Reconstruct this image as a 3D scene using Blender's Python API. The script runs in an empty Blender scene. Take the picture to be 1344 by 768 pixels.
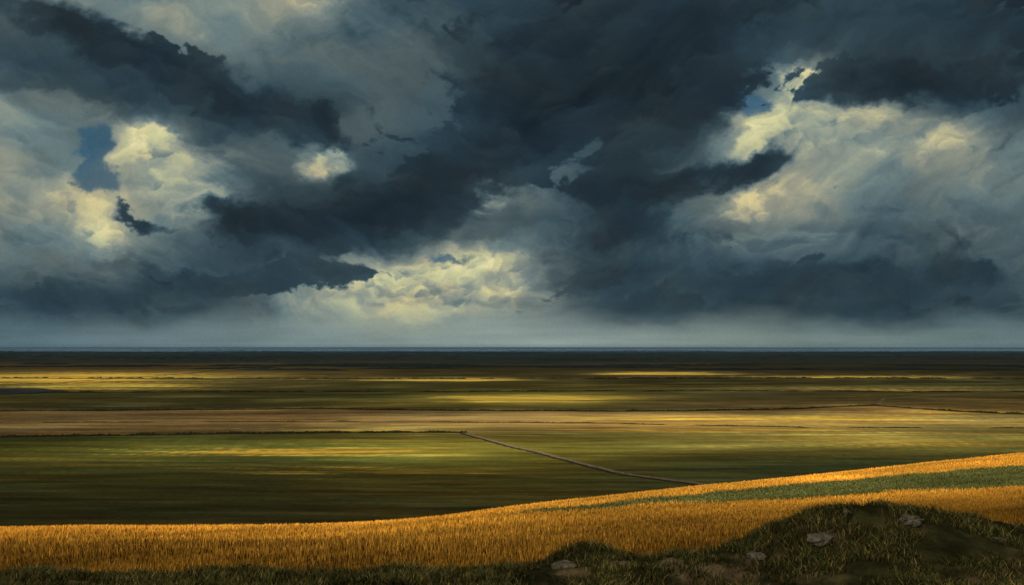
import bpy, math, numpy as np
from mathutils import Vector
rng = np.random.default_rng(7)
scene = bpy.context.scene
CAM_Z = 60.0            # viewpoint height above the plain (m)

# ------------------------------------------------------------------ helpers
def lin(c):
    c = np.asarray(c, float)/255.0
    return np.where(c <= 0.04045, c/12.92, ((c+0.055)/1.055)**2.4)
def sstep(a, b, x):
    t = np.clip((x-a)/(b-a), 0, 1); return t*t*(3-2*t)
def _h(ix, iy, seed):
    h = (ix*374761393 + iy*668265263 + seed*974711) & 0xffffffff
    h = ((h ^ (h >> 13))*1274126177) & 0xffffffff
    h = ((h ^ (h >> 15))*2246822519) & 0xffffffff
    return (h ^ (h >> 16))/4294967296.0
def gn(x, y, seed=0):
    ix = np.floor(x).astype(np.int64); iy = np.floor(y).astype(np.int64)
    fx = x-ix; fy = y-iy
    u = fx*fx*fx*(fx*(fx*6-15)+10); v = fy*fy*fy*(fy*(fy*6-15)+10)
    def g(a, b):
        an = _h(ix+a, iy+b, seed)*2*math.pi
        return np.cos(an)*(fx-a)+np.sin(an)*(fy-b)
    n0 = g(0, 0)*(1-u)+g(1, 0)*u; n1 = g(0, 1)*(1-u)+g(1, 1)*u
    return (n0*(1-v)+n1*v)*1.5
def fbm(x, y, octv=5, seed=0, gain=0.5):
    s = 0; a = 1.0; tot = 0; c, d = math.cos(.6), math.sin(.6)
    for i in range(octv):
        s = s+a*gn(x, y, seed+i*17); tot += a; a *= gain
        x, y = (x*c-y*d)*2.03+5.1, (x*d+y*c)*2.03+1.7
    return s/tot*1.4
def blobs(s, t, lst, grow=1.0):
    g = np.zeros_like(s)
    for (cx, cy, rx, ry, ang, w) in lst:
        a = math.radians(ang); dx = s-cx; dy = t-cy
        p = (dx*math.cos(a)+dy*math.sin(a))/(rx*grow); q = (-dx*math.sin(a)+dy*math.cos(a))/(ry*grow)
        g = g+w*np.exp(-(p*p+q*q))
    return g
def mesh_from(name, V, F, cols=None, mat=None, smooth=True):
    V = np.asarray(V, np.float32); F = np.asarray(F, np.int32); k = F.shape[1]
    me = bpy.data.meshes.new(name)
    me.vertices.add(len(V)); me.vertices.foreach_set("co", V.ravel())
    me.loops.add(F.size); me.loops.foreach_set("vertex_index", F.ravel())
    me.polygons.add(len(F)); me.polygons.foreach_set("loop_start", np.arange(0, F.size, k, dtype=np.int32))
    me.update(calc_edges=True)
    me.polygons.foreach_set("use_smooth", np.full(len(F), smooth))
    if cols is not None:
        at = me.color_attributes.new("tint", 'FLOAT_COLOR', 'POINT')
        c = np.ones((len(V), 4), np.float32); c[:, :cols.shape[1]] = cols
        at.data.foreach_set("color", c.ravel())
    ob = bpy.data.objects.new(name, me); scene.collection.objects.link(ob)
    if mat: me.materials.append(mat)
    return ob
def grid_faces(n, m, wrap=False):
    i = np.arange(n-1)[:, None]; j = np.arange(m if wrap else m-1)[None, :]
    j2 = (j+1) % m
    return np.stack([i*m+j, i*m+j2, (i+1)*m+j2, (i+1)*m+j], -1).reshape(-1, 4)

# ------------------------------------------------------------------ materials
def new_mat(name):
    m = bpy.data.materials.new(name); m.use_nodes = True
    nt = m.node_tree; return m, nt, nt.nodes["Principled BSDF"]
def noise_node(nt, vec, scale, detail=6, rough=0.6):
    n = nt.nodes.new("ShaderNodeTexNoise"); n.inputs["Scale"].default_value = scale
    n.inputs["Detail"].default_value = detail; n.inputs["Roughness"].default_value = rough
    nt.links.new(vec, n.inputs["Vector"]); return n
def mapping(nt, vec, scale, rot=(0, 0, 0)):
    m = nt.nodes.new("ShaderNodeMapping"); m.inputs["Scale"].default_value = scale
    m.inputs["Rotation"].default_value = rot
    nt.links.new(vec, m.inputs["Vector"]); return m.outputs[0]
def remap(nt, val, a, b, c, d):
    r = nt.nodes.new("ShaderNodeMapRange")
    for k, v in zip(("From Min", "From Max", "To Min", "To Max"), (a, b, c, d)): r.inputs[k].default_value = v
    nt.links.new(val, r.inputs["Value"]); return r.outputs[0]
def mul(nt, a, b):
    m = nt.nodes.new("ShaderNodeMath"); m.operation = 'MULTIPLY'
    nt.links.new(a, m.inputs[0]); nt.links.new(b, m.inputs[1]); return m.outputs[0]
def scale_col(nt, col, val):
    m = nt.nodes.new("ShaderNodeVectorMath"); m.operation = 'SCALE'
    nt.links.new(col, m.inputs[0]); nt.links.new(val, m.inputs["Scale"]); return m.outputs[0]

def mat_ground():
    m, nt, b = new_mat("field_soil_and_crops")
    at = nt.nodes.new("ShaderNodeAttribute"); at.attribute_name = "tint"
    tc = nt.nodes.new("ShaderNodeTexCoord"); o = tc.outputs["Object"]
    n1 = noise_node(nt, mapping(nt, o, (0.012, 0.09, 0.02), (0, 0, 0.05)), 1.0, 7, 0.65)
    n2 = noise_node(nt, mapping(nt, o, (0.30, 1.0, 0.5)), 1.0, 6, 0.75)
    n3 = noise_node(nt, mapping(nt, o, (3.0, 3.0, 3.0)), 1.0, 5, 0.7)
    f = mul(nt, mul(nt, remap(nt, n1.outputs["Fac"], .3, .7, .66, 1.34), remap(nt, n2.outputs["Fac"], .3, .7, .66, 1.34)),
            remap(nt, n3.outputs["Fac"], .3, .7, .7, 1.3))
    nt.links.new(scale_col(nt, at.outputs["Color"], f), b.inputs["Base Color"])
    b.inputs["Roughness"].default_value = 1.0; b.inputs["Specular IOR Level"].default_value = 0.05
    bp = nt.nodes.new("ShaderNodeBump"); bp.inputs["Strength"].default_value = 0.7; bp.inputs["Distance"].default_value = 0.14
    nt.links.new(n3.outputs["Fac"], bp.inputs["Height"]); nt.links.new(bp.outputs[0], b.inputs["Normal"])
    return m
def mat_tint(name, transl=0.0):
    m, nt, b = new_mat(name)
    at = nt.nodes.new("ShaderNodeAttribute"); at.attribute_name = "tint"
    tc = nt.nodes.new("ShaderNodeTexCoord")
    n = noise_node(nt, tc.outputs["Object"], 1.3, 2, 0.6)
    nt.links.new(scale_col(nt, at.outputs["Color"], remap(nt, n.outputs["Fac"], .3, .7, .8, 1.2)), b.inputs["Base Color"])
    b.inputs["Roughness"].default_value = 0.9; b.inputs["Specular IOR Level"].default_value = 0.1
    return m
def mat_plain(name, c1, c2, scale, rough=0.95, bump=0.3, dist=0.1):
    m, nt, b = new_mat(name)
    tc = nt.nodes.new("ShaderNodeTexCoord")
    n = noise_node(nt, tc.outputs["Object"], scale, 8, 0.65)
    r = nt.nodes.new("ShaderNodeValToRGB"); e = r.color_ramp.elements
    e[0].position = .35; e[1].position = .65
    e[0].color = (*lin(c1), 1); e[1].color = (*lin(c2), 1)
    nt.links.new(n.outputs["Fac"], r.inputs[0]); nt.links.new(r.outputs[0], b.inputs["Base Color"])
    b.inputs["Roughness"].default_value = rough; b.inputs["Specular IOR Level"].default_value = 0.2
    if bump > 0:
        bp = nt.nodes.new("ShaderNodeBump"); bp.inputs["Strength"].default_value = bump; bp.inputs["Distance"].default_value = dist
        nt.links.new(n.outputs["Fac"], bp.inputs["Height"]); nt.links.new(bp.outputs[0], b.inputs["Normal"])
    return m

# ------------------------------------------------------------------ terrain
_ex = np.linspace(-600, 700, 261)
_ey = np.interp(_ex, [-600, -200, -87, -60, -36, -10, 0, 41, 100, 161, 300, 700], [114, 118, 119, 119, 120, 129, 136, 160, 192, 226, 290, 400])
_k = np.hanning(11); _k /= _k.sum()
_ey = np.convolve(np.pad(_ey, 5, mode='edge'), _k, 'valid')
def crest(X): return np.interp(X, _ex, _ey)
def terrain(X, Y):
    R = np.hypot(X, Y)
    plain = -60 + 0.5*fbm(X/140, Y/140, 3, 3)*sstep(200, 500, R)*(1-sstep(4000, 9000, R))
    E = crest(X)
    shelf_top = -30.2-0.013*np.maximum(X, 0)+0.35*fbm(X/45, Y/45, 3, 9)
    k = sstep(0, 95, Y-E)
    shelf = shelf_top*(1-k)+plain*k
    led = -6.05-0.20*np.minimum(Y-20, 0)-0.43*np.maximum(Y-20, 0)
    led = led - 0.012*np.maximum(-X-20, 0)
    led = np.maximum(led, -29)
    mound = blobs(X, Y, [(10.2, 21.3, 3.4, 3.4, 0, 1.88), (7.0, 20.4, 2.4, 2.2, 0, .6), (15.5, 22, 3.4, 4, 0, 1.15), (4.6, 18.6, 1.6, 1.2, 0, .2),
                         (2.0, 20.6, 1.35, 1.2, 0, .74), (1.6, 18.4, 2.6, 1.5, 0, .40), (-3, 19.5, 3, 2, 0, .08)])
    led = led + mound + (0.20*fbm(X/2.6, Y/2.6, 5, 21) + 0.09*fbm(X/.6, Y/.6, 4, 23))*(1-sstep(30, 60, R))
    d = led-shelf
    z = np.where(Y < 110, shelf+np.where(d > 4, d, np.where(d < -4, 0, (d+4)**2/16)), shelf)
    return z

naz = 1100
azf = np.linspace(-math.radians(40), math.radians(40), naz)
azb = np.linspace(math.radians(40), math.radians(320), 130)[1:-1]
az = np.concatenate([azf, azb])
rr = np.concatenate([np.linspace(.3, 11, 25), np.exp(np.linspace(math.log(11.3), math.log(40), 190)),
                     np.exp(np.linspace(math.log(40.6), math.log(90), 30)), np.exp(np.linspace(math.log(91), math.log(420), 250)),
                     np.exp(np.linspace(math.log(423), math.log(5000), 280)), np.exp(np.linspace(math.log(5100), math.log(90000), 50))])
Rg, Ag = np.meshgrid(rr, az, indexing='ij')
GX = Rg*np.sin(Ag); GY = Rg*np.cos(Ag)
GZ = terrain(GX, GY)

def strip_y(X): return 138+0.42*X-0.0002*X*X
def zone_masks(X, Y):
    E = crest(X)
    on_shelf = (1-sstep(14, 34, Y-E+3*fbm(X/20, Y/20, 3, 4)))
    w = np.clip((X+16)*0.095, 0, 12)
    green = sstep(0, 1.5, w-np.abs(Y-strip_y(X)+2.5*fbm(X/18, Y/18, 3, 5)))*(X > -16)
    return on_shelf, green
def wheat_vigour(X, Y):      # swaths of taller / riper and lodged wheat following the slope
    r = Y-0.36*X
    return .7*fbm(X/70, r/5.5, 5, 51)+.55*fbm(X/22, r/1.5, 3, 52)+.45*fbm(X/45, Y/30, 3, 54)
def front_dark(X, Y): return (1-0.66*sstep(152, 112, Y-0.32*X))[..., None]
# sunlit patches painted into the field colour under the deck gaps (x, y, half-width, half-depth)
sunlit_patches = [(30, 880, 120, 75, 0, 1.0), (-900, 1480, 360, 260, 0, .9), (-620, 1150, 160, 90, 0, .7), (330, 1714, 160, 110, 0, .9), (-110, 1400, 180, 80, 0, .8),
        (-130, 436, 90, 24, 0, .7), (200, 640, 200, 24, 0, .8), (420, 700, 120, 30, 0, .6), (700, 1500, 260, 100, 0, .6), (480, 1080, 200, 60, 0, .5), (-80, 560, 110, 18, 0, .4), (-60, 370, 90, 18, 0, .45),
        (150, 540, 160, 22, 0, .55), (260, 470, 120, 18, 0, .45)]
def crop_colour(X, Y, Z):
    Ys = np.maximum(Y, 20.0); R = np.hypot(X, Y)
    b = np.clip(X/Ys, -1, 1)
    wob = fbm(X/260, Ys/90, 4, 31)
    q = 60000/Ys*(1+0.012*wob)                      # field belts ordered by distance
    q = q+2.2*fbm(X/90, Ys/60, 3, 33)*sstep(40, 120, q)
    kq = [0, 3, 8, 16, 24, 33, 44, 58, 72, 81, 84, 96, 113, 117, 135, 160, 200, 260]  # farthest belts carry blue distance haze in their colour
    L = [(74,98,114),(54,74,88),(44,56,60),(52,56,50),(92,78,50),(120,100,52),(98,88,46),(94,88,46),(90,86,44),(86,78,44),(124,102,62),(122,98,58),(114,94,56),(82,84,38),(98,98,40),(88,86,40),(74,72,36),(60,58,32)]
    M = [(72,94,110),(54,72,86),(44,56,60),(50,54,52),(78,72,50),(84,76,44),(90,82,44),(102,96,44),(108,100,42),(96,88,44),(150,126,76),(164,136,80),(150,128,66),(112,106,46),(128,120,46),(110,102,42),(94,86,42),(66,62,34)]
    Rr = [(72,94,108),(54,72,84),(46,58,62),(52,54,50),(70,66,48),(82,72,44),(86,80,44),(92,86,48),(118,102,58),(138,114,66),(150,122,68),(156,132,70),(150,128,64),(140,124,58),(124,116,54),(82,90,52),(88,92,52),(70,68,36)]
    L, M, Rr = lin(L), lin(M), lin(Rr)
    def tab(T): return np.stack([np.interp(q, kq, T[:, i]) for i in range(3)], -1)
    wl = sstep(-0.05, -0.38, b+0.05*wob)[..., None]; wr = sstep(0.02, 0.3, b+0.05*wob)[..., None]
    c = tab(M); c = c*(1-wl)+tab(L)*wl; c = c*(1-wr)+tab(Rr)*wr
    lg = np.log(Ys)
    st = fbm(b*2.2, lg*26, 5, 41); st2 = fbm(b*6+3, lg*85, 4, 43); st3 = fbm(b*14+3, lg*60+b*9, 4, 44)
    lit = sstep(.25, .7, blobs(X+40*st3*Ys/900, Y*(1+.05*st), sunlit_patches)+.35*st2+.15*st)[..., None]*.8
    c = c*(1-lit)+lin((184, 154, 60))*lit  # golden sunlight blended into the ground tint
    am = (.35+.65*sstep(9, 25, q))
    c = c*np.exp(am*(0.48*st+0.46*st2+.26*st3))[..., None]
    hue = fbm(b*2.5+9, lg*22, 5, 47)
    c = c*np.stack([1+0.32*hue*am, 1+0.0*hue, 1-0.25*hue*am], -1)
    # near shelf: ripe wheat with a green strip
    sh, gr = zone_masks(X, Y)
    g1 = wheat_vigour(X, Y)
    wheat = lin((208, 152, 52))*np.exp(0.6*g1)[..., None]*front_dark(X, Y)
    grc = lin((78, 82, 42))*np.exp(0.5*g1)[..., None]
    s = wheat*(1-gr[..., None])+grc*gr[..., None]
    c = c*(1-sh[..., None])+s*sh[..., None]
    # hill top turf, moss and stony ground
    near = (1-sstep(70, 84, R))[..., None]
    m1 = fbm(X/1.1, Y/1.1, 6, 61)[..., None]; m2 = fbm(X/3.5, Y/3.5, 4, 63)[..., None]
    turf = lin((58, 56, 30))*np.exp(1.1*m1)
    earth = lin((100, 84, 58))*np.exp(1.0*m1)
    k = sstep(-.05, .4, m2+0.4*m1)
    nc = turf*(1-k)+earth*k
    return c*(1-near)+nc*near
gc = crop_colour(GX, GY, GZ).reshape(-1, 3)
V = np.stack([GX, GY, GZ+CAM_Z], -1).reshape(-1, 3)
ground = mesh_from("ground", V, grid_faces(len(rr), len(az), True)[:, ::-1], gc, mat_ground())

# ------------------------------------------------------------------ track, hedges, pond
def resample(P, step):
    P = np.array(P, float); d = np.r_[0, np.cumsum(np.hypot(*np.diff(P, axis=0).T))]
    t = np.arange(0, d[-1], step); return np.stack([np.interp(t, d, P[:, 0]), np.interp(t, d, P[:, 1])], -1)
def ribbon(name, P, width, mat, lift=0.02, step=2.0, wob=0.3):
    C = resample(P, step); T = np.gradient(C, axis=0); T /= np.hypot(T[:, 0], T[:, 1])[:, None]
    N = np.stack([-T[:, 1], T[:, 0]], -1)
    C = C+N*(wob*fbm(C[:, 0]/25, C[:, 1]/25, 3, 71))[:, None]
    rows = []
    for k in (-.5, -.25, 0, .25, .5):
        w = width*k*(1+.35*gn(C[:, 0]/4+k*9, C[:, 1]/4, 73))
        Q = C+N*w[:, None]
        rows.append(np.c_[Q, terrain(Q[:, 0], Q[:, 1])+CAM_Z+lift])
    V = np.stack(rows, 1).reshape(-1, 3)
    return mesh_from(name, V, grid_faces(len(C), 5), None, mat)
track_mat = mat_plain("dry_track_earth", (104, 90, 64), (166, 146, 110), .6)
verge_mat = mat_plain("track_verge_grass", (36, 38, 20), (66, 64, 34), .7)
tp = [(-33, 530), (-8, 478), (12, 440), (32, 400), (53, 360), (72, 342), (95, 322), (118, 300)]
ribbon("track_verge", [(x-1.0, y-1.2) for x, y in tp], 6.2, verge_mat, .06, wob=1.5)
ribbon("dirt_track", tp, 4.0, track_mat, .13, wob=1.5)
ribbon("dirt_track", [(372, 778), (430, 880), (620, 1000), (900, 1120)], 4, track_mat, .12, wob=3)
ribbon("dirt_track", [(-1100, 1050), (-760, 1250), (-720, 1700), (-820, 2400)], 8, verge_mat, .15, wob=6)

def hedge(name, P, h, w, mat, step=0.8, gap=0.0, seed=0):
    C = resample(P, step); T = np.gradient(C, axis=0); T /= np.hypot(T[:, 0], T[:, 1])[:, None]
    N = np.stack([-T[:, 1], T[:, 0]], -1); C = C+N*(2.5*fbm(C[:, 0]/60, C[:, 1]/60, 3, 79+seed))[:, None]
    n = len(C); s = np.arange(n)*step
    hh = h*(0.75+.6*fbm(s/14, s*0, 4, 81+seed)+.35*fbm(s/2.0, s*0+4, 2, 83+seed))
    hh = np.maximum(hh*(1-gap*sstep(.0, .3, fbm(s/60, s*0+8, 2, 87+seed))), .05)
    prof = [(-.5, -.1), (-.55, .35), (-.35, .8), (0, 1.0), (.35, .8), (.55, .35), (.5, -.1)]
    rows = []
    for i, (a, b) in enumerate(prof):
        ww = w*a*(1+.35*gn(s/1.3+i*7, s*0+i, 89)); Q = C+N*ww[:, None]
        rows.append(np.c_[Q, terrain(Q[:, 0], Q[:, 1])+CAM_Z+hh*b*(1+.2*gn(s/.9, s*0+i*3, 91))])
    V = np.stack(rows, 1).reshape(-1, 3)
    return mesh_from(name, V, grid_faces(n, len(prof)), None, mat, False)
hedge_mat = mat_plain("hedge_foliage", (26, 30, 18), (60, 62, 32), .8, bump=.6, dist=.3)
hedge("hedgerow", [(-339, 504), (-194, 522), (-110, 528), (-31, 532)], 1.7, 2.4, hedge_mat, seed=1)
hedge("hedgerow", [(-480, 705), (-177, 732), (0, 708), (161, 706), (280, 735), (372, 779)], 1.8, 2.8, hedge_mat, gap=.3, seed=2)
hedge("hedgerow", [(372, 779), (400, 715), (448, 667), (520, 640)], 2.0, 2.6, hedge_mat, gap=.3, seed=3)
hedge("hedgerow", [(-900, 985), (-300, 1005), (300, 1030), (900, 985)], 1.8, 4, hedge_mat, gap=.9, step=1.6, seed=4)
hedge("hedgerow", [(-1300, 1450), (-200, 1400), (600, 1440), (1300, 1380)], 3, 5, hedge_mat, gap=.8, step=2.5, seed=5)
hedge("hedgerow", [(-420, 600), (-150, 612), (60, 596), (240, 560), (420, 560)], .9, 1.6, hedge_mat, gap=.95, seed=6)
# pond
pn = 90; a = np.linspace(0, 2*math.pi, pn, endpoint=False)
r = 1+.35*fbm(np.cos(a)*1.5, np.sin(a)*1.5, 4, 95)
px = -672+74*np.cos(a)*r; py = 1010+80*np.sin(a)*r*(1-.45*np.cos(a))
pz = terrain(np.array([-672.]), np.array([1010.]))[0]+CAM_Z+.6
PV = np.r_[[[-672, 1010, pz]], np.c_[px, py, np.full(pn, pz)]]
PF = np.array([[0, 1+i, 1+(i+1) % pn] for i in range(pn)])
mw, nt, b = new_mat("pond_water"); b.inputs["Base Color"].default_value = (.025, .03, .03, 1); b.inputs["Roughness"].default_value = .6
b.inputs["Specular IOR Level"].default_value = .05
tc = nt.nodes.new("ShaderNodeTexCoord"); n = noise_node(nt, tc.outputs["Object"], .25, 6, .7)
bp = nt.nodes.new("ShaderNodeBump"); bp.inputs["Strength"].default_value = .8; bp.inputs["Distance"].default_value = .6
nt.links.new(n.outputs["Fac"], bp.inputs["Height"]); nt.links.new(bp.outputs[0], b.inputs["Normal"])
mesh_from("pond", PV, PF, None, mw, False)

# distant woods
def woods():
    Vs, Fs, off = [], [], 0
    for i in range(300):
        Y = math.exp(rng.uniform(math.log(1900), math.log(16000))) ; X = rng.uniform(-.85, .85)*Y
        Ln = rng.uniform(.03, .22)*Y; n = int(min(max(Ln/7, 12), 260)); dep = rng.uniform(15, 90)*Y/4000
        h = rng.uniform(4, 10)*(1 if Y > 3000 else .5)
        s = np.linspace(0, Ln, n); tpr = np.minimum(1, np.minimum(np.arange(n), np.arange(n)[::-1])/5)
        top = h*(.75+.5*fbm(s/40, s*0+i, 4, 101)+.2*rng.random(n))*tpr+.2
        ang = rng.uniform(-.12, .12); cx = X-Ln/2+s; cy = Y+s*ang+dep*.5*fbm(s/200, s*0+i, 2, 107)
        for k, (d, zz) in enumerate(((-.5, -.5), (-.4, 1), (.4, 1), (.5, -.5))):
            z = -60+CAM_Z+(top*(1+.2*rng.random(n)) if zz > 0 else -.5)
            Vs.append(np.c_[cx, cy+dep*d, np.broadcast_to(z, (n,))])
        m = np.arange(n-1)
        for k in range(3):
            A = off+k*n; B = A+n
            Fs.append(np.stack([A+m, A+m+1, B+m+1, B+m], -1))
        off += 4*n
    return np.concatenate(Vs), np.concatenate(Fs)
wv, wf = woods()
dk = sstep(2500, 14000, wv[:, 1])[:, None]  # aerial haze painted in: far trees tinted bluer
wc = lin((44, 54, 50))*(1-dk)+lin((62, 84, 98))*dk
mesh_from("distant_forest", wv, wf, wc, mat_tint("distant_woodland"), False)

# ------------------------------------------------------------------ wheat, turf
def blades(name, X, Y, h, w, cols, mat, lean=.25, sink=.02, root=.45, tip=1.25):
    n = len(X); z = terrain(X, Y)+CAM_Z-sink
    a = rng.uniform(-.9, .9, n); dx = np.cos(a)*w/2; dy = np.sin(a)*w/2
    lx = rng.normal(0, lean, n)*h; ly = rng.normal(0, lean, n)*h
    b0 = np.c_[X-dx, Y-dy, z]; b1 = np.c_[X+dx, Y+dy, z]
    m0 = np.c_[X-dx*.8+lx*.4, Y-dy*.8+ly*.4, z+h*.6]; m1 = np.c_[X+dx*.8+lx*.4, Y+dy*.8+ly*.4, z+h*.6]
    tp = np.c_[X+lx, Y+ly, z+h]
    V = np.stack([b0, b1, m1, m0, tp], 1).reshape(-1, 3)
    i = np.arange(n)*5
    F = np.concatenate([np.stack([i, i+1, i+2], -1), np.stack([i, i+2, i+3], -1), np.stack([i+3, i+2, i+4], -1)])
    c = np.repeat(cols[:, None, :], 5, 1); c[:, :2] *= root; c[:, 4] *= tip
    return mesh_from(name, V, F, c.reshape(-1, 3), mat, False)
N = 320000
Y = 84+rng.random(N)**1.4*190; X = rng.uniform(-.78, .78, N)*Y
sh, gr = zone_masks(X, Y); keep = (Y < crest(X)+24) & (gr < .5)
X, Y = X[keep], Y[keep]
g = wheat_vigour(X, Y)
fd = sstep(150, 105, Y)*sstep(10, -12, Y-crest(X))
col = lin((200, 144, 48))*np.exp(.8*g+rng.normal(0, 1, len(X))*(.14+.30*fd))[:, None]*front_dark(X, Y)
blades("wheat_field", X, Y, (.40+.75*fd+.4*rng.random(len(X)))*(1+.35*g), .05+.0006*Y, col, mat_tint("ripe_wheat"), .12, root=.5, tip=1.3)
N = 50000
X = rng.uniform(-18, 200, N); Y = strip_y(X)+rng.uniform(-16, 16, N)
sh, gr = zone_masks(X, Y); keep = gr > .5; X, Y = X[keep], Y[keep]
col = lin((82, 84, 42))*np.exp(.6*wheat_vigour(X, Y)+rng.normal(0, .25, len(X)))[:, None]
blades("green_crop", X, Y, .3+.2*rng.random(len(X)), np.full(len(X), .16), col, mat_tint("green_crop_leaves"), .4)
# hilltop grass
N = 300000
Y = rng.uniform(13, 28, N); X = rng.uniform(-.8, .85, N)*Y
dn = fbm(X/1.6, Y/1.6, 4, 111)
tuft = blobs(X, Y, [(2.0, 20.8, 1.5, 1.3, 0, .8), (7.4, 19.6, 1.6, 1.4, 0, .5), (-6, 20, 8, 3, 0, .4), (11.0, 20.0, 3.6, 3, 0, -.12), (1.8, 18.4, 1.6, .8, 0, -.35)])
keep = dn+tuft+rng.normal(0, .14, N) > .0
X, Y, dn, tuft = X[keep], Y[keep], dn[keep], tuft[keep]
hh = (.07+.14*rng.random(len(X)))*(1+.8*np.clip(tuft+dn, 0, 1.2))
dry = (rng.random(len(X)) < .3)[:, None]
col = np.where(dry, lin((124, 108, 60)), lin((64, 68, 32)))*np.exp(rng.normal(0, .4, len(X))+.7*dn)[:, None]
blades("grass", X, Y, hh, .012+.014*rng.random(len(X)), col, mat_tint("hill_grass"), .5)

# stones
import bmesh
stone_mat = mat_plain("weathered_stone", (74, 70, 56), (140, 130, 108), 5, bump=.6, dist=.04)
def stone(x, y, sx, sy, sz, seed):
    bm = bmesh.new(); bmesh.ops.create_icosphere(bm, subdivisions=4, radius=1)
    C = np.array([v.co[:] for v in bm.verts])
    d = 1+.5*fbm(C[:, 0]*1.5+C[:, 2]+seed, C[:, 1]*1.5-C[:, 2]*.7, 5, seed)
    C = C*d[:, None]; C[:, 2] = np.sign(C[:, 2])*np.abs(C[:, 2])**.8
    for v, c in zip(bm.verts, C): v.co = Vector((c[0]*sx, c[1]*sy, c[2]*sz))
    me = bpy.data.meshes.new("stone"); bm.to_mesh(me); bm.free(); me.materials.append(stone_mat)
    ob = bpy.data.objects.new("stone", me); scene.collection.objects.link(ob)
    ob.location = (x, y, float(terrain(np.array([x]), np.array([y]))[0])+CAM_Z+sz*.25); ob.rotation_euler[2] = seed
for i, p in enumerate([(10.1, 19.3, .28, .2, .14), (7.7, 19.0, .36, .3, .14), (6.0, 18.7, .2, .2, .09), (1.3, 18.7, .3, .25, .12), (2.6, 18.5, .25, .2, .10),
                       (12.2, 19.0, .16, .15, .08), (-.6, 18.9, .2, .2, .07), (9.3, 18.6, .14, .12, .07), (8.7, 19.8, .12, .1, .07), (5.0, 19.0, .12, .1, .06)]):
    stone(*p, i+3)
for i, (x, y) in enumerate([(53, 357), (50.5, 360)]): stone(x, y, .7, .5, .5, 20+i)

# ------------------------------------------------------------------ sky (dome sector)
# sky chart: s = 1000*tan(bearing), t = 1000*tan(elevation)/cos(bearing)
azs = np.concatenate([np.radians(np.linspace(-88, -37, 90))[:-1], np.arctan(np.linspace(-.75, .75, 1350)), np.radians(np.linspace(37, 88, 90))[1:]])
tv = np.concatenate([np.linspace(-12, 0, 4)[:-1], np.linspace(0, 480, 560), 480+np.cumsum(np.geomspace(2, 220, 55))])
A, T = np.meshgrid(azs, tv, indexing='xy')
S = 1000*np.tan(np.clip(A, -.66, .66))+np.sign(A)*np.maximum(np.abs(A)-.66, 0)*1500
cs = np.cos(np.clip(A, -.66, .66))
EL = np.arctan(T/1000*cs)
table = np.array([
 [ 72,108,120,122,145, 88, 70, 58, 42, 38, 48, 58, 62, 54, 42],
 [ 76, 70,116,124,104, 94, 80, 58, 38, 38, 48, 60, 62, 58, 44],
 [ 92, 58, 58, 76, 92, 88, 74, 58, 38, 40, 58,125, 56, 54, 48],
 [130,110, 76, 58, 60, 84, 78, 56, 44, 58,100,170,108, 84, 82],
 [136,104,150, 96, 92, 78, 60, 56, 80, 66,122,118,128,130,112],
 [134,132,138, 82, 60, 54, 60,112, 82, 60, 66,130,116,112,104],
 [118,120,108, 74, 56, 54, 62, 74, 74, 74,104,104, 96, 94, 94],
 [ 94, 94, 82, 72, 76,125,170,114, 70, 66, 68, 68, 72, 74, 80],
 [ 62, 62, 64, 76,115,158,162,116, 76, 62, 58, 56, 56, 62, 74],
 [106,110,114,120,138,150,152,138,122,116,112,106,100,100,102]], float)
def cr(p):
    return np.stack([-.5*p+p*p-.5*p**3, 1-2.5*p*p+1.5*p**3, .5*p+2*p*p-1.5*p**3, -.5*p*p+.5*p**3], 0)
def lookup(s, t):
    gx = np.clip((s+672)/96, 0, 13.999); gy = np.clip((455-t)/50, 0, 8.999)
    ix = gx.astype(int); iy = gy.astype(int); wx = cr(gx-ix); wy = cr(gy-iy); o = 0
    for a in range(4):
        for b in range(4):
            o = o+wy[a]*wx[b]*table[np.clip(iy+a-1, 0, 9), np.clip(ix+b-1, 0, 14)]
    return o
damp = sstep(0, 90, T)
wx = 44*fbm(S/190, T/120, 3, 201, .4); wy = 26*fbm(S/180, T/110, 3, 205, .4)*damp
fx = 16*fbm(S/46, T/34, 6, 203, .58); fy = 12*fbm(S/46, T/34, 6, 207, .58)*damp     # ragged edges
# wind-drawn coordinates: vapour is stretched along a flow fanning out from the low centre
fl = np.where(S < 0, -1, 1)*(.35+.25*sstep(0, 500, np.abs(S)))*np.tanh(np.abs(S)/120)
ua = (S+wx)*np.cos(fl)+(T+wy)*np.sin(fl); va = -(S+wx)*np.sin(fl)+(T+wy)*np.cos(fl)
wind = fbm(ua/210, va/30, 6, 281, .55)
L = lookup(S+wx+.6*fx, T+wy+.6*fy)
soft = fbm((S+wx)/150, (T+wy)/75, 6, 211, .5)
L = L*(1+(.15*soft+.17*wind)*damp)
for i, (sc, th, ed, op) in enumerate([(170, .02, .30, .6), (110, .06, .22, .55), (75, .12, .18, .5)]):
    f = fbm((S+wx+.5*fx)/sc+i*7, (T+wy+.5*fy)/(sc*.55), 7, 261+i*9, .52)
    d = f-th; aa = sstep(0, ed, d)*op*damp
    L = L*(1-aa)+(L*(1.20-.52*sstep(.0, .45, d)))*aa
ca, sa = math.cos(math.radians(50)), math.sin(math.radians(50))
stR = fbm((S*sa-T*ca+.3*wx)/30, (S*ca+T*sa)/300, 5, 221)*sstep(240, 460, S)*sstep(60, 140, T)
stL = fbm((S*sa+T*ca+.3*wx)/30, (S*ca-T*sa)/300, 5, 223)*sstep(-40, -200, S)*sstep(220, 340, T)
L = L*(1+.2*(stR+stL))
WS = S+.45*wx+1.0*fx; WT = T+.45*wy+1.0*fy
c0 = 89; r0 = 3
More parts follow.
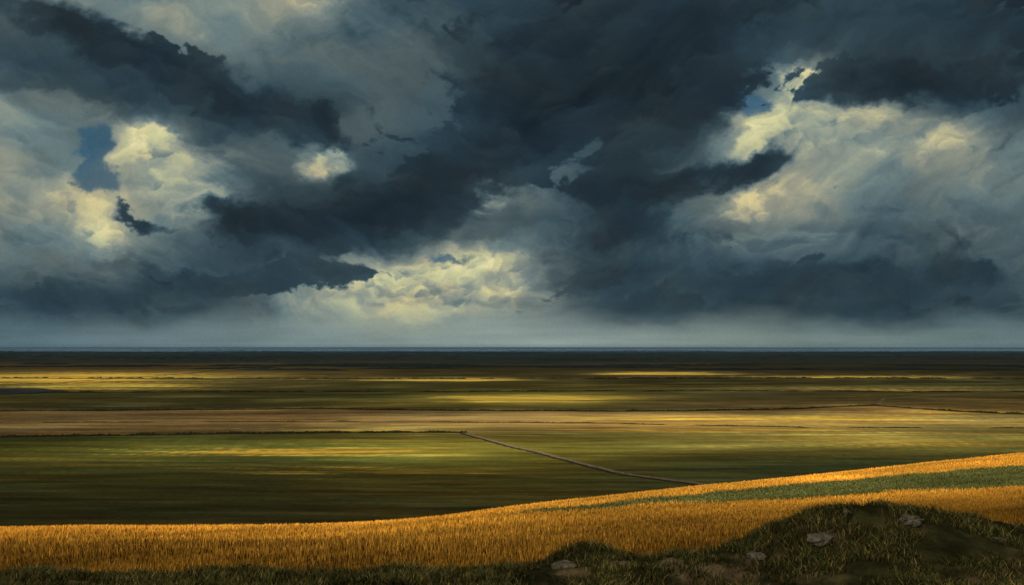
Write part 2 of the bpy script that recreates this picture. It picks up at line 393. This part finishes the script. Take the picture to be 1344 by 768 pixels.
def puff(L, cx, cy, rx, ry, base, amp, op, rot=0., lx=-.15, ly=.95, soft=.35):
    m = 34; R = max(rx, ry)*1.05+m
    i0 = max(int(c0+(cx-R+750)/1500*1349), 0); i1 = min(int(c0+(cx+R+750)/1500*1349)+1, L.shape[1])
    j0 = max(int(r0+(cy-R)/480*559), 0); j1 = min(int(r0+(cy+R)/480*559)+1, L.shape[0])
    if i1 <= i0 or j1 <= j0: return
    x = WS[j0:j1, i0:i1]-cx; y = WT[j0:j1, i0:i1]-cy; c, s = math.cos(rot), math.sin(rot)
    p = (x*c+y*s)/rx; q = (-x*s+y*c)/ry; d2 = p*p+q*q
    al = op*sstep(1.0, soft, d2); sh = lx*p+ly*q
    v = base*(1+amp*sh)
    L[j0:j1, i0:i1] = L[j0:j1, i0:i1]*(1-al)+v*al
for i in range(900):
    cx = rng.uniform(-720, 720); cy = rng.uniform(60, 470); r = math.exp(rng.uniform(math.log(13), math.log(70)))*(.55+.45*cy/400)
    b0 = float(lookup(np.array([cx]), np.array([cy]))[0])
    puff(L, cx, cy, r*1.6, r*.75, b0*rng.uniform(.88, 1.10), .24, rng.uniform(.10, .38), math.copysign(rng.uniform(0, .6), cx), soft=rng.uniform(.1, .6))
# sunlit cumulus
bright = [(-482, 258, 38, 26, 30, 1.05), (-535, 160, 36, 28, -30, 1.0), (-440, 215, 44, 48, 0, .6), (-400, 180, 40, 26, 0, .4), (-580, 190, 46, 34, 0, .5), (-258, 236, 38, 20, 20, .62), (-240, 252, 14, 16, 0, .3),
          (-40, 200, 40, 22, 30, .85), (72, 254, 24, 10, 0, .35), (322, 278, 50, 26, 50, 1.1), (384, 340, 30, 40, 65, 1.05), (330, 190, 60, 18, 10, .8), (450, 290, 60, 20, 15, .55), (400, 262, 60, 26, 15, .4),
          (560, 265, 70, 30, 30, .45), (-190, 84, 80, 17, 5, 1.0), (-70, 98, 90, 18, 5, 1.0), (-10, 72, 70, 16, 0, .65), (-130, 62, 100, 14, 0, .45), (-280, 452, 80, 14, 0, .45), (-440, 425, 60, 30, -20, .3)]
gB = blobs(WS, WT, bright); gW = blobs(S+wx*.3+fx, T+wy*.3+fy, bright, 1.75)
L = L+28*sstep(.1, 1.1, gW)*(1+.5*wind)
blue = [(-550, 258, 30, 40, 10, 1.15), (-535, 218, 44, 20, 0, .75), (302, 320, 24, 34, 0, 1.05), (-90, 118, 46, 8, 0, .8), (-655, 370, 30, 20, 0, .5)]
aBl = sstep(.34, .74, blobs(WS+.4*fx, WT+.4*fy, blue)+.25*soft)
puffs = []
for (bx, by, rx, ry, an, w) in bright:
    a = math.radians(an); n = int(10+rx*ry/20)
    for _ in range(n):
        u, v = rng.normal(0, .62, 2); cx = bx+u*rx*math.cos(a)-v*ry*math.sin(a); cy = by+u*rx*math.sin(a)+v*ry*math.cos(a)
        k = math.exp(-(u*u+v*v)*1.0); r = rng.uniform(.18, .75)*min(rx, ry)*(.55+.6*k)+2.0
        base = 124+(76*k*w)+16*v+rng.normal(0, 14)
        puffs.append((r, cx, cy, base))
puffs.sort(key=lambda z: -z[0])
L3 = L.copy()
for (r, cx, cy, base) in puffs:
    puff(L3, cx, cy, r*1.4, r, min(base, 218), .20, rng.uniform(.2, .55), rng.uniform(-.4, .4), .25 if cx < 0 else -.25, .9, soft=rng.uniform(.1, .6))
gate = sstep(.05, .5, gB+.2*soft+.12*wind)
aBl = aBl*sstep(.75, .35, gB)
L = L*(1-gate)+L3*gate
# storm clouds (front, dark, ragged edges)
dark = [(-600, 430, 110, 30, -28, .95), (-480, 372, 130, 36, -24, 1.0), (-330, 318, 120, 32, -20, .95), (-250, 285, 46, 26, -20, .7),
        (130, 400, 190, 95, 10, 1.25), (60, 300, 150, 60, 30, .9), (240, 350, 70, 70, 0, .8), (-80, 215, 130, 46, 32, 1.0), (-230, 170, 150, 42, 8, 1.05), (-330, 165, 60, 24, 0, .7), (-40, 330, 60, 40, 0, .4),
        (225, 218, 110, 24, 12, .85), (325, 232, 48, 20, 18, .95), (160, 190, 100, 46, 20, .6), (120, 140, 100, 44, 0, .5), (170, 255, 90, 26, 20, .4),
        (455, 345, 80, 34, 12, 1.25), (525, 350, 60, 34, 40, .7), (610, 350, 70, 34, 25, 1.1), (660, 420, 90, 30, 0, .7), (520, 440, 120, 20, 0, .5),
        (-340, 82, 140, 22, 4, .9), (-600, 62, 130, 26, 0, .7), (-205, 92, 40, 10, 10, .6), (-480, 100, 100, 22, -6, .3),
        (390, 82, 210, 42, 4, .75), (560, 78, 170, 40, 6, .55), (160, 100, 130, 34, 20, .5), (640, 268, 44, 10, 50, .55),
        (-490, 180, 30, 9, -48, .85), (-455, 162, 50, 7, -15, .7), (-400, 182, 40, 14, -10, .85), (288, 325, 14, 9, 60, .5)]
f3 = fbm((S+.6*wx+.5*fx)/66, (T+.6*wy+.5*fy)/44, 7, 241, .58)
f4 = fbm((S+.6*wx)/220, (T+wy)/110, 3, 245)
gD = blobs(S+.5*wx+1.2*fx, T+.5*wy+1.2*fy, dark)
dD = gD+.44*f3+.32*wind
ed = .13+.62*sstep(-.22, .30, f4)                      # some margins crisp, some feathered
aD = sstep(.38, 1.38, .38+(dD-.38)/ed)*.93
L4 = 54-16*sstep(.6, 1.4, dD)+np.clip(60-.35*T, 0, 60)*.22+0*L
L4 = L4*(1+.22*soft+.14*f3+.22*wind)+9*sstep(.3, .0, dD-.40)
for i in range(700):
    cx = rng.uniform(-700, 700); cy = rng.uniform(50, 470); r = math.exp(rng.uniform(math.log(9), math.log(46)))
    puff(L4, cx, cy, r*1.7, r*.75, rng.uniform(34, 60)+np.clip(60-.35*cy, 0, 60)*.22, .28, rng.uniform(.12, .4), math.copysign(rng.uniform(0, .6), cx), soft=rng.uniform(0.1, .6))
L = L*(1-aD)+L4*aD
ramp_x = [25, 45, 65, 90, 120, 150, 185, 215, 240]
ramp_c = lin([(20,28,34),(34,47,55),(50,69,78),(76,94,99),(108,124,123),(148,154,138),(200,196,150),(228,217,164),(242,232,192)])
def ramp(L): return np.stack([np.interp(L, ramp_x, ramp_c[:, i]) for i in range(3)], -1)
col = ramp(np.clip(L, 24, 240))
bc = lin((60, 96, 118))*(1+.25*soft)[..., None]
w = (aBl*(1-aD)*.88)[..., None]; col = col*(1-w)+bc*w
cool = (.5+.5*np.tanh(2.2*fbm((S+wx)/130+4, (T+wy)/80, 4, 271)))[..., None]      # drifting cooler / warmer vapour
col = col*(1+(cool-.5)*np.array([-.22, -.02, .12]))
# hazy band over the horizon
hz = np.stack([np.interp(S, [-672, -250, 0, 300, 672], lin([(84,108,118),(116,136,138),(138,154,150),(122,138,132),(102,122,124)])[:, i]) for i in range(3)], -1)
hz = hz*(1+.12*fbm(S/240, T/9, 4, 251)+.16*fbm(S/110+3, T/22, 4, 252))[..., None]
k = (sstep(50+26*fbm(S/130, T/60, 4, 255), 4, T)*.85)[..., None]; col = col*(1-k)+hz*k
lo = sstep(5, 0, T)[..., None]; col = col*(1-.35*lo)+lin((70, 94, 108))*.35*lo
far = sstep(760, 1100, np.abs(S))[..., None]*0.5+sstep(480, 800, T)[..., None]*.5
col = col*(1-far)+lin((70, 82, 90))*far
RS = 88000.0
SV = np.stack([RS*np.cos(EL)*np.sin(A), RS*np.cos(EL)*np.cos(A), RS*np.sin(EL)+CAM_Z], -1).reshape(-1, 3)
ms = bpy.data.materials.new("storm_sky"); ms.use_nodes = True; nt = ms.node_tree; nt.nodes.clear()
out = nt.nodes.new("ShaderNodeOutputMaterial"); em = nt.nodes.new("ShaderNodeEmission"); at = nt.nodes.new("ShaderNodeAttribute"); at.attribute_name = "tint"
tc = nt.nodes.new("ShaderNodeTexCoord"); n = noise_node(nt, tc.outputs["Object"], .004, 4, .7)
nt.links.new(scale_col(nt, at.outputs["Color"], remap(nt, n.outputs["Fac"], .3, .7, .94, 1.06)), em.inputs["Color"])
nt.links.new(em.outputs[0], out.inputs[0])
mesh_from("sky", SV, grid_faces(len(tv), len(azs)), col.reshape(-1, 3), ms)

# ------------------------------------------------------------------ added deck out of view, gaps shaped to pool sun on the fields
SUN_EL, SUN_AZ = math.radians(42), math.radians(217)     # azimuth clockwise from +Y : behind and left
sdir = np.array([math.sin(SUN_AZ)*math.cos(SUN_EL), math.cos(SUN_AZ)*math.cos(SUN_EL), math.sin(SUN_EL)])
ALT = 3000.0
ox, oy = sdir[0]/sdir[2]*ALT, sdir[1]/sdir[2]*ALT
gaps = [(85, 216, 120, 28, 29, 1.1), (150, 240, 60, 30, 30, .5), (-15, 160, 80, 24, 22, .85), (-100, 142, 60, 14, 5, .35), (180, 630, 260, 55, 0, 1.25), (310, 640, 150, 45, 0, .6), (30, 880, 120, 80, 0, 1.2), (-110, 435, 120, 40, 0, 1.15),
        (-900, 1500, 380, 280, 0, 1.0), (-620, 1150, 170, 90, 0, .8), (330, 1714, 160, 120, 0, 1.1), (-110, 1400, 190, 90, 0, .9), (200, 500, 170, 45, 0, .75), (480, 1100, 260, 80, 0, .6), (-300, 600, 220, 55, 0, .45), (700, 1500, 260, 110, 0, .7), (8, 10, 45, 35, 0, .22)]
gxs = np.concatenate([np.linspace(-12000, -1600, 40), np.linspace(-1500, 1800, 260), np.linspace(1900, 14000, 40)])
gys = np.concatenate([np.linspace(-9000, -100, 30), np.linspace(0, 2600, 330), np.linspace(2700, 6200-oy, 60)])
DX, DY = np.meshgrid(gxs, gys)
gp = blobs(DX+25*fbm(DX/120, DY/60, 3, 301), DY+12*fbm(DX/90, DY/50, 3, 303), gaps)
tr = np.clip(.20+gp*(1+.7*fbm(DX/100, DY/34, 4, 305)), .1, 1.0)
tr = tr+.5*sstep(.12, .5, fbm(DX/150, DY/50, 4, 311))*sstep(380, 480, DY)*sstep(2300, 1500, DY)
tr = tr+.14*sstep(2200, 2800, DY)
keepc = np.repeat(np.clip(tr, .05, 1).reshape(-1, 1), 3, 1)
DV = np.stack([DX+ox, DY+oy, np.full(DX.shape, ALT)+60*fbm(DX/500, DY/500, 4, 309)], -1).reshape(-1, 3)
mc = bpy.data.materials.new("cloud_gobo_sheet"); mc.use_nodes = True; nt = mc.node_tree; nt.nodes.clear()
out = nt.nodes.new("ShaderNodeOutputMaterial"); df = nt.nodes.new("ShaderNodeBsdfDiffuse"); tpn = nt.nodes.new("ShaderNodeBsdfTransparent"); mx = nt.nodes.new("ShaderNodeMixShader")
df.inputs[0].default_value = (.55, .58, .62, 1); at = nt.nodes.new("ShaderNodeAttribute"); at.attribute_name = "tint"
nt.links.new(at.outputs["Fac"], mx.inputs[0]); nt.links.new(df.outputs[0], mx.inputs[1]); nt.links.new(tpn.outputs[0], mx.inputs[2]); nt.links.new(mx.outputs[0], out.inputs[0])
mesh_from("cloud_gobo", DV, grid_faces(len(gys), len(gxs)), keepc, mc)

# ------------------------------------------------------------------ light
w = bpy.data.worlds.new("World"); scene.world = w; w.use_nodes = True; nt = w.node_tree
bg = nt.nodes["Background"]; sk = nt.nodes.new("ShaderNodeTexSky"); sk.sky_type = 'NISHITA'; sk.sun_disc = False
sk.sun_elevation = SUN_EL; sk.sun_rotation = SUN_AZ
nt.links.new(sk.outputs[0], bg.inputs[0]); bg.inputs[1].default_value = 0.08
sl = bpy.data.lights.new("sun", 'SUN'); sl.energy = 5.0; sl.angle = math.radians(.5); sl.color = (1, .92, .78)
so = bpy.data.objects.new("sun", sl); scene.collection.objects.link(so)
so.rotation_euler = Vector(tuple(sdir)).to_track_quat('Z', 'Y').to_euler()

cam = bpy.data.cameras.new("camera"); co = bpy.data.objects.new("camera", cam); scene.collection.objects.link(co)
co.location = (0, 0, CAM_Z); co.rotation_euler = (math.radians(90), 0, 0)
cam.sensor_width = 36; cam.lens = 36*1000/1344; cam.shift_y = 71/1344; cam.clip_start = .1; cam.clip_end = 300000
scene.camera = co
scene.view_settings.view_transform = 'Standard'; scene.view_settings.look = 'None'; scene.view_settings.exposure = 0
